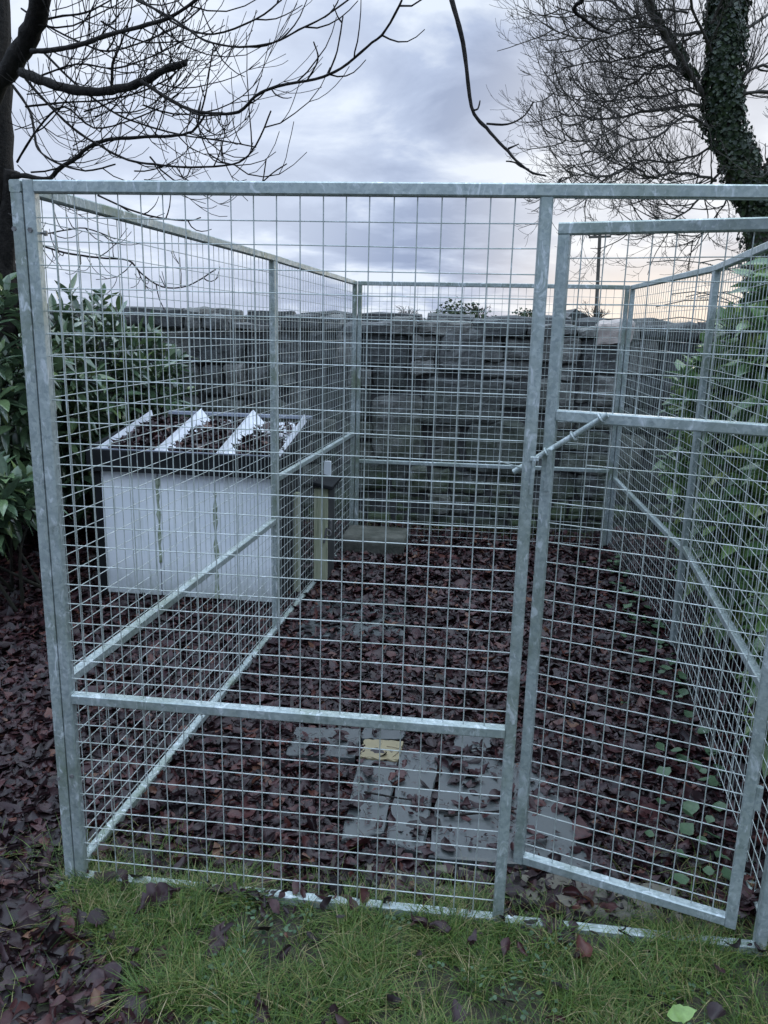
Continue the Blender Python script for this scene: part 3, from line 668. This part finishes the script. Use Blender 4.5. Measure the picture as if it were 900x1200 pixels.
# ------------------------------------------------------------------ shrubs
def laurel_leaf(mb, p, d, L, W_, droop):
    """glossy lance shaped leaf growing from p along d, folded on its midrib"""
    d = d.normalized(); up = Vector((0, 0, 1)); a = d.cross(up)
    if a.length < .05: a = Vector((1, 0, 0))
    a.normalize(); n = a.cross(d).normalized(); tw = U(-.5, .5); a2 = a*math.cos(tw)+n*math.sin(tw); n2 = -a*math.sin(tw)+n*math.cos(tw); vs = []; K = 5
    for i in range(K+1):
        t = i/K; w = W_*.5*math.sin(math.pi*min(1, t**.85*.98+.02))+.0008; c = p+d*(L*t)-up*(droop*L*t*t)
        vs += [c-a2*w+n2*w*.3, c, c+a2*w+n2*w*.3]
    mb.add(vs, [(i*3+j, i*3+j+1, (i+1)*3+j+1, (i+1)*3+j) for i in range(K) for j in range(2)])
def shrub(name, base, cen, rad, shoots, label, m, Lr=(.09, .15), cat='shrub', group=None, lean=None, per=(7, 12), guard=None):
    root = empty(name, base, label, cat, group); st = MB(); fo = MB(); base = Vector(base); cen = Vector(cen); rad = Vector(rad)
    for i in range(shoots):
        for _ in range(30):
            v = jit(1)
            if v.length > 1 or v.length < .35: continue
            tip = cen+Vector((v.x*rad.x, v.y*rad.y, v.z*rad.z))
            if tip.z < .04 or (guard and not guard(tip)): continue
            break
        else: continue
        out = Vector((v.x/rad.x, v.y/rad.y, v.z/rad.z)).normalized(); out.z += .35; out.normalize()
        if i % 5 == 0:
            b0 = base+Vector((U(-.12, .12), U(-.2, .2), 0)); mid = lerp(b0, tip, .5)+jit(.08)+Vector((0, 0, .05)); P = smooth_path([b0, mid, tip], 4); tube(st, P, [lerp(.011, .003, j/(len(P)-1)) for j in range(len(P))], 5, False)
        s = tip-out*.16; tube(st, [s, tip], [.004, .002], 4, False)
        n = random.randint(*per)
        for j in range(n):
            t = j/n; az = j*2.4+U(-.4, .4); a, b = frame_of(out); side = a*math.cos(az)+b*math.sin(az)
            d = out*lerp(.25, .9, t)+side*lerp(1, .6, t)+jit(.2); L_ = U(*Lr); q = s+(tip-s)*t
            if guard and not guard(q+d.normalized()*L_*.9): continue
            laurel_leaf(fo, q, d, L_, L_*(U(.42, .58) if m is M['laurelR'] else U(.29, .38)), U(-.1, .45))
    st.build('stem', M['stem'], root, True); fo.build('foliage', m, root, True)
def gl(p): return p.x < -1.2 - (0 if p.y < 2.85 else 0) and not (-2.2 < p.x < -1.0 and 2.0 < p.y < 2.9)
shrub('laurel_bush', (-2.35, 3.35, 0), (-2.62, 3.28, .90), (.70, .58, .74), 300, 'broad glossy laurel growing behind the white kennel against the wall', M['laurel'], (.10, .165), guard=gl)
shrub('laurel_bush', (-3.15, 2.6, 0), (-3.1, 2.6, 1.05), (.85, .95, .72), 380, 'large dark laurel at the left edge beside the tree trunk', M['laurel'], (.10, .165), guard=gl)
shrub('laurel_bush', (-2.45, 1.95, 0), (-2.42, 1.75, .60), (.33, .3, .24), 45, 'low laurel sprays hanging just left of the front corner post', M['laurel'], (.1, .15), guard=gl)
shrub('laurel_bush', (-3.9, 3.3, 0), (-3.9, 3.2, .9), (.9, .8, .85), 200, 'laurel filling the gap behind the left tree trunk', M['laurel'], (.10, .165), guard=gl)
def grd(p):
    lim = .871+(p.y-1.864)*(-.0154) if p.y > 1.864 else .69+(p.y)*.098
    return p.x > lim+.035 and p.y < 3.95
shrub('laurel_hedge_bush', (1.25, .75, 0), (1.16, .75, .85), (.44, .65, .90), 480, 'nearest laurel pressing against the right hand wire panel', M['laurelR'], (.09, .145), 'hedge', 'laurels along the right side of the pen', guard=grd)
shrub('laurel_hedge_bush', (1.35, 1.75, 0), (1.27, 1.75, .95), (.46, .65, .98), 480, 'middle laurel beside the right side post of the pen', M['laurelR'], (.09, .145), 'hedge', 'laurels along the right side of the pen', guard=grd)
shrub('laurel_hedge_bush', (1.5, 2.8, 0), (1.40, 2.70, .85), (.50, .6, .86), 320, 'farthest laurel where the right hedge nears the stone wall', M['laurelR'], (.09, .14), 'hedge', 'laurels along the right side of the pen', guard=grd)
shrub('laurel_hedge_bush', (1.95, 1.4, 0), (1.95, 1.5, .9), (.5, 1.5, .9), 260, 'rear laurel mass outside the right of the pen', M['laurelR'], (.1, .15), 'hedge', 'laurels along the right side of the pen', guard=grd)
# ivy creeping on the floor at the right
iv = MB()
for _ in range(110):
    t = rnd(); y = U(.15, 3.3); x = (.69+y*.098 if y < 1.864 else .86)-abs(random.gauss(0, .10)); s = U(.03, .06)
    leaf_shape(iv, Vector((x, y, U(.02, .07))), Vector((U(-.4, .4), U(-.4, .4), 1)), U(0, 6.28), s, s*.9, .2, .2, 4)
tag(iv.build('creeping_ivy', M['weed'], None, True), 'ivy and weeds creeping under the right panel onto the leaves', 'ivy', kind='stuff')

# ------------------------------------------------------------------ trees
def grow(mb, p, d, L, r, depth, up=.25, bend=.28, nch=(2, 4), rmin=.002, n=5, sp=.8, curlup=.15):
    k = max(4, min(9, int(L/.07))) if depth > 0 else 5
    pts = [p.copy()]; dd = d.normalized(); step = L/k; dirs = [dd]
    for i in range(k):
        dd = (dd+jit(bend/ (k**.5))+Vector((0, 0, up*curlup))).normalized(); pts.append(pts[-1]+dd*step); dirs.append(dd)
    tube(mb, pts, [max(rmin, lerp(r, r*.45, i/k)) for i in range(k+1)], n if r > .01 else 3, False)
    if depth <= 0: return
    for c in range(random.randint(*nch)):
        t = U(.25, 1); i = min(k, int(t*k)); a, b = frame_of(dirs[i]); az = U(0, 6.28); side = a*math.cos(az)+b*math.sin(az)
        grow(mb, pts[i], dirs[i]+side*sp*U(.6, 1.2), L*U(.45, .75), max(rmin, r*.5), depth-1, up, bend, nch, rmin, n, sp, curlup)
def path_tube(mb, pts, r0, r1, n=8, k=4, wob=.006):
    P = smooth_path(pts, k); P = [p+jit(wob*min(1, r0*20)) if 0 < i < len(P)-1 else p for i, p in enumerate(P)]
    tube(mb, P, [lerp(r0, r1, i/(len(P)-1))*U(.9, 1.12) for i in range(len(P))], n); return P
def pick_twigs(mb, P, every, L, r, depth=1, rmin=.0016, start=.12, up=.5):
    """short upswept side twigs along a limb, as on a horse chestnut"""
    s = 0
    for i in range(1, len(P)-1):
        s += (P[i]-P[i-1]).length
        if i/len(P) < start or s < every*U(.6, 1.4): continue
        s = 0; d = (P[i+1]-P[i]).normalized(); a, b = frame_of(d); az = U(0, 6.28)
        grow(mb, P[i], d*.7+(a*math.cos(az)+b*math.sin(az))*.8+Vector((0, 0, -.3)), L*U(.5, 1.5), r, depth, 1, .3, (1, 3), rmin, 4, .75, .26)
def left_tree():
    TY = 2.9
    tb = on_z(-40, 640); c0 = on_y(-38, 650, TY)
    root = empty('bare_tree', (c0.x, TY, 0), 'leafless dark tree behind the left corner post, branches over the pen', 'tree')
    trunk = MB(); ctr = [on_y(-6, 700, TY), on_y(-8, 420, TY), on_y(-12, 240, TY), on_y(-14, 100, TY), on_y(-16, -80, TY), on_y(-20, -500, TY)]
    ctr[0].z = -.05; path_tube(trunk, ctr, .15, .10, 14, 5, .012); path_tube(trunk, [on_y(4, 330, TY), on_y(10, 250, TY-.05), on_y(14, 200, TY-.1)], .06, .04, 8)
    trunk.build('trunk', M['bark'], root, True)
    br = MB(); tw = br
    def q(pts, Y0, Y1): n = len(pts)-1; return [on_y(a/2, b/2, lerp(Y0, Y1, i/n)) for i, (a, b) in enumerate(pts)]
    # the thick limb that sweeps up over the corner
    P = path_tube(br, q([(-60, 300), (-10, 205), (30, 150), (70, 80), (92, 10), (104, -90), (110, -260)], TY-.1, 1.9), .056, .038, 12); 
    def limb(pts, Y0, Y1, w0, w1, ev=.10, L=.32, d=1, st=.1):
        Ym = (Y0+Y1)/2; s = (Ym-CP.y)/CF/2*.5
        P = path_tube(br, q(pts, Y0, Y1), max(.003, w0*s), max(.0022, w1*s), 7, 4); pick_twigs(tw, P, ev, L, .0035, d, .0017, st)
        return P
    limb([(50, 170), (100, 190), (160, 208), (230, 215), (290, 205), (340, 190), (385, 165), (435, 148)], 2.3, 1.7, 24, 13)
    limb([(330, 190), (400, 235), (450, 258), (500, 266), (560, 262), (600, 225), (650, 202), (740, 185), (800, 160), (860, 110), (905, 70), (942, 0)], 1.8, 1.0, 9, 4, .12, .22, 0)
    limb([(345, 200), (420, 245), (470, 270), (520, 268)], 1.8, 1.5, 7, 3, .1, .2)
    limb([(75, 120), (140, 115), (200, 100), (260, 80), (330, 62), (400, 40), (480, -15)], 2.2, 1.4, 13, 6)
    limb([(20, 415), (60, 412), (110, 420), (140, 395), (180, 370), (200, 350), (250, 328), (320, 322), (400, 318), (450, 308), (480, 270)], 2.8, 1.9, 14, 4)
    limb([(60, 185), (100, 230), (170, 300), (240, 345), (300, 375), (360, 385), (430, 392), (500, 390), (560, 380), (600, 340), (635, 260)], 2.5, 1.6, 7, 3)
    limb([(470, 240), (465, 290), (480, 340), (500, 375), (540, 385)], 1.7, 1.5, 4, 2.5, .12, .2, 0)
    limb([(320, 0), (380, 30), (430, 60), (480, 95), (560, 110), (640, 100), (700, 70), (760, 40), (830, -10)], 1.6, 1.0, 6, 3, .14, .2, 0)
    limb([(300, -20), (360, 20), (420, 60), (500, 80), (600, 45), (660, 0)], 1.8, 1.3, 6, 3, .14, .22, 0)
    limb([(100, 120), (170, 190), (260, 260), (330, 290), (420, 315), (520, 330), (600, 345)], 2.6, 2.0, 6, 2.5)
    limb([(30, 200), (70, 260), (80, 310), (90, 350), (130, 380), (200, 400), (270, 385)], 2.9, 2.3, 7, 3)
    limb([(60, 60), (130, 40), (200, 30), (260, 0)], 2.4, 2.0, 6, 3); limb([(50, 20), (110, 60), (190, 100), (250, 120), (330, 100), (420, 60), (470, 20)], 2.6, 2.0, 5, 3)
    limb([(60, 250), (150, 240), (240, 235), (330, 215), (400, 180), (440, 140)], 2.7, 2.2, 5, 2.5); limb([(90, 180), (180, 150), (270, 160), (360, 130), (430, 95)], 2.6, 1.9, 5, 2.5)
    limb([(40, 380), (90, 300), (150, 250), (220, 300), (310, 280), (380, 250)], 2.9, 2.1, 6, 2.5)
    limb([(230, 458), (300, 490), (370, 510), (440, 517), (470, 510)], 2.0, 1.6, 5, 2.5, .1, .15, 0)
    limb([(40, 560), (95, 575), (150, 592), (230, 604), (300, 610), (330, 640), (380, 672), (440, 670), (505, 632)], 2.6, 1.7, 6, 2.5, .1, .18, 1)
    limb([(20, 500), (90, 545), (150, 540), (200, 535), (270, 560)], 2.7, 2.2, 4, 2.5, .1, .15, 0)
    limb([(250, 120), (268, 90), (272, 40), (274, -20)], 2.0, 1.9, 4, 2.5, .1, .08, 0); limb([(262, 205), (264, 150), (280, 110), (300, 60)], 2.0, 1.9, 8, 3, .1, .1, 0)
    limb([(460, 300), (480, 230), (490, 170), (500, 110)], 1.7, 1.6, 4, 2.5, .08, .06, 0)
    limb([(615, 430), (620, 400), (624, 372)], 1.7, 1.6, 3, 2, .2, .05, 0); limb([(610, 432), (640, 405), (672, 384)], 1.7, 1.6, 3, 2, .2, .05, 0)
    limb([(770, 172), (790, 120), (804, 38)], 1.1, 1.05, 4, 3, .2, .05, 0); limb([(720, 188), (745, 140), (735, 98)], 1.2, 1.1, 3, 2, .2, .05, 0)
    # random fine spray near the trunk
    for _ in range(26):
        s = on_y(U(5, 190), U(-10, 215), U(1.9, 3.1)); grow(tw, s, Vector((U(.2, 1), U(-.4, .4), U(-.6, .4))), U(.3, .7), U(.003, .006), 2, .5, .3, (1, 3), .0017, 4, .8, .3)
    # the long drooping bough from above the frame
    top = on_y(100, -260, 1.9)
    P = path_tube(br, [top, on_y(260, -330, 1.6), on_y(440, -220, 1.3), on_y(515, -90, 1.05)]+q([(1060, 0), (1085, 100), (1105, 250), (1140, 300), (1190, 355), (1240, 400), (1280, 413)], .95, .8), .011, .0026, 8, 5)
    for a in ([(1107, 258), (1120, 255), (1125, 236)], [(1140, 290), (1190, 291), (1230, 270), (1250, 238)], [(1192, 348), (1215, 338)], [(1240, 398), (1220, 390), (1205, 380), (1186, 378)]):
        path_tube(br, q(a, .87, .9), .0034, .002, 6)
    path_tube(br, [on_y(440, -220, 1.3)]+q([(1330, -60), (1345, 20), (1370, 45), (1400, 68), (1430, 78)], 1.2, 1.4), .009, .004, 6)
    br.build('branches', M['bark'], root, True)
left_tree()

def ivy_tree():
    Y = 13.0; S = 2.647
    q = lambda pts, Y0=Y, Y1=Y: [on_y(560+a/S, b/S, lerp(Y0, Y1, i/(len(pts)-1))) for i, (a, b) in enumerate(pts)]
    base = on_y(893, 380, Y)
    root = empty('ivy_clad_tree', (base.x, Y, 0), 'tall leafless tree with ivy covered leaning trunk beyond the wall', 'tree')
    tp = q([(905, 1000), (880, 740), (850, 600), (790, 470), (760, 330), (760, 180), (770, 60), (775, -80), (770, -400)]); tp[0].z = 0
    b = MB(); P = path_tube(b, tp, .28, .10, 12, 5, .03); fork = path_tube(b, q([(860, 640), (900, 600), (940, 480), (990, 300)]), .2, .12, 8); b.build('trunk', M['barkfar'], root, True)
    iv = MB()
    def clad(P, r0, r1, n):
        for _ in range(n):
            t = rnd(); i = min(len(P)-2, int(t*(len(P)-1))); c = P[i].lerp(P[i+1], rnd()); rr = lerp(r0, r1, t)
            az = U(0, 6.28); lp = 1+.35*noise.noise(c*1.6+Vector((0, 0, az))); o = Vector((math.cos(az), math.sin(az), U(-.2, .2)))
            p = c+o*rr*lp*U(.75, 1.12); s = U(.05, .11); leaf_shape(iv, p, o+jit(.6), U(0, 6.28), s, s*.9, .1, .2, 2)
    clad(P, .34, .29, 14000); clad(fork, .20, .13, 2600)
    lb = q([(665, 245), (620, 160), (570, 80), (530, 0), (500, -100)]); clad(smooth_path(lb, 4), .10, .04, 900)
    iv.build('ivy', M['ivy'], root, True)
    br = MB(); tw = MB()
    limbs = [([(700, 300), (665, 245), (620, 215), (560, 208), (500, 245), (440, 285), (380, 335), (310, 400)], 13, 3), ([(700, 300), (665, 245), (620, 160), (570, 80), (530, 0), (500, -100)], 14, 7),
        ([(760, 330), (680, 325), (600, 335), (500, 350), (400, 372), (310, 360), (230, 345)], 11, 3), ([(720, 400), (690, 375), (640, 362), (560, 420), (480, 440), (400, 470), (330, 470)], 8, 3),
        ([(740, 560), (690, 545), (600, 538), (540, 550), (480, 520), (400, 552), (320, 540), (250, 560)], 9, 3), ([(780, 95), (700, 105), (600, 105), (540, 80), (480, 50), (400, -10)], 10, 5),
        ([(640, 150), (600, 145), (500, 170), (430, 190), (350, 195), (260, 210)], 7, 3), ([(560, 80), (480, 90), (380, 120), (280, 110), (200, 70)], 6, 3), ([(770, 330), (800, 290), (830, 220), (900, 205), (1000, 190)], 10, 6),
        ([(780, 320), (840, 290), (920, 290), (1000, 330)], 9, 5), ([(760, 520), (700, 600), (640, 660), (560, 700), (480, 700)], 7, 3), ([(770, 420), (700, 470), (600, 500), (500, 500), (420, 540), (330, 600)], 7, 3),
        ([(740, 200), (680, 60), (640, -60)], 9, 6), ([(800, 100), (880, 60), (960, -20)], 10, 6), ([(800, 560), (760, 640), (700, 720), (640, 760)], 6, 2), ([(850, 540), (920, 500), (1000, 520)], 6, 3),
        ([(700, 300), (640, 280), (560, 300), (470, 300), (380, 290), (300, 300), (220, 290)], 6, 2), ([(650, 40), (560, 30), (440, 60), (340, 50), (240, 20)], 6, 3), ([(700, 120), (760, 0), (820, -120)], 9, 6), ([(480, 350), (400, 420), (300, 440), (200, 420)], 4, 2)]
    for pts, w0, w1 in limbs:
        s = (Y-CP.y)/CF/S*.5; dy = U(-1.6, 1.6); P = path_tube(br, q(pts, Y, Y+dy), w0*s*1.05, w1*s*1.1, 6, 4, .04)
        for i in range(2, len(P)-1):
            for _ in range(1 if rnd() < .75 else 2):
                d = (P[i+1]-P[i-1]).normalized(); a, b2 = frame_of(d); az = U(0, 6.28)
                grow(tw, P[i], d*.8+(a*math.cos(az)+b2*math.sin(az))*.8+Vector((0, 0, -.1)), U(.55, 1.1), .012, 3, .8, .45, (2, 3), .0032, 4, .75, .12)
    br.build('branches', M['barkfar'], root, True); tw.build('twigs', M['barkfar'], root, True)
ivy_tree()

def small_tree(u, v_top, Y, r, label, name='distant_tree', bare=False):
    t = on_y(u, v_top, Y); root = empty(name, (t.x, Y, 0), label, 'tree'); b = MB(); h = t.z
    path_tube(b, [(t.x, Y, 0), (t.x+.05, Y, h*.5), (t.x, Y, h*.8)], .09, .04, 7); b.build('trunk', M['barkfar'], root, True)
    c = MB()
    if bare:
        for _ in range(26): grow(c, Vector((t.x+U(-.1, .1), Y, h*U(.45, .8))), Vector((U(-1, 1), U(-.4, .4), U(.3, 1.2))), r*U(.35, .55), .02, 2, .4, .3, (2, 3), .007, 4, .7, .1)
        c.build('crown', M['barkfar'], root, True)
    else:
        for _ in range(2600):
            v = jit(1)
            if v.length > 1: continue
            q = Vector((t.x, Y, h-r*.8))+Vector((v.x*r, v.y*r, v.z*r*.8))*(1+.3*noise.noise(v*2.5+Vector((u, 0, 0)))); leaf_shape(c, q, jit(1)+Vector((0, 0, .3)), U(0, 6), .12, .09, .1, .2, 2)
        c.build('crown', M['fartree'], root, True)
small_tree(539, 350, 24, 1.0, 'small round green tree showing over the middle of the wall')
small_tree(478, 356, 26, .9, 'sparse bare bush peeping over the wall left of the round tree', bare=True)
small_tree(562, 355, 25, .7, 'thin bare bush right of the small round tree', bare=True)
small_tree(620, 362, 30, .8, 'low dark bush over the wall near the centre post')
small_tree(698, 358, 28, 1.0, 'yellowish twiggy bush at the foot of the utility pole', bare=True)

def conifer():
    c = on_y(840, 330, 3.4); root = empty('yew_bush', (2.05, 4.9, 0), 'dark feathery evergreen overhanging the right end of the wall', 'shrub')
    b = MB(); path_tube(b, [(2.05, 4.9, 0), (2.0, 4.85, 1.0), (1.9, 4.8, 1.7)], .06, .02, 7); fo = MB()
    for i in range(34):
        z = U(1.0, 1.95); s = Vector((U(1.75, 2.4), U(4.6, 5.2), z)); d = Vector((-1 if rnd() < .75 else 1, U(-.6, .5), U(-.1, .12))).normalized(); L_ = U(.35, .75)
        P = [s+d*L_*t+Vector((0, 0, .05*math.sin(3*t))) for t in (0, .33, .66, 1)]; tube(b, P, .004, 4, False)
        for j in range(90):
            t = rnd(); a = s+d*L_*t; sd = Vector((-d.y, d.x, 0))*(1 if rnd() < .5 else -1); e = a+(sd*.8+d*.6)*U(.02, .07)*(1.2-t)+Vector((0, 0, U(-.01, .01)))
            w = Vector((0, 0, 1)).cross(e-a).normalized()*.0035; fo.add([a-w, a+w, e+w*.4, e-w*.4], [(0, 1, 2, 3)])
    b.build('stem', M['stem'], root); fo.build('foliage', M['ivy'], root)
conifer()

def utility_pole():
    Y = 38; t = on_y(703, 274, Y); base = on_y(700, 375, Y); root = empty('utility_pole', (base.x, Y, 0), 'distant wooden utility pole with crossarm above the wall', 'pole')
    b = MB(); tube(b, [(base.x, Y, 0), (t.x, Y, t.z)], [.10, .075], 8); b.build('shaft', M['pole'], root)
    a = on_y(690, 278, Y); c = on_y(716, 277, Y); b = MB(); bar(b, a, c, .1, .1); b.build('crossarm', M['pole'], root)
    for p in (a, lerp(a, c, .25), c): 
        b = MB(); tube(b, [p+Vector((0, 0, .05)), p+Vector((0, 0, .22))], .05, 6); b.build('insulator', M['pole'], root)
utility_pole()
def far_house():
    Y = 45; a = on_y(664, 372, Y); c = on_y(700, 372, Y); pk = on_y(674, 362, Y); root = empty('distant_house', ((a.x+c.x)/2, Y, 0), 'dark roofed house barely showing over the wall behind the gate', 'house')
    b = MB(); box(b, (a.x, Y, 0), (c.x, Y+6, a.z-.3), .01); b.build('wall', M['mortar'], root)
    b = MB(); x0, x1, xm, z0, z1 = a.x-.3, c.x+.3, pk.x, a.z-.3, pk.z
    b.add([(x0, Y-.3, z0), (x1, Y-.3, z0), (xm, Y-.3, z1), (x0, Y+6.3, z0), (x1, Y+6.3, z0), (xm, Y+6.3, z1)], [(0, 1, 2), (5, 4, 3), (0, 2, 5, 3), (1, 4, 5, 2), (0, 3, 4, 1)]); b.build('roof', M['darkboard'], root)
far_house()
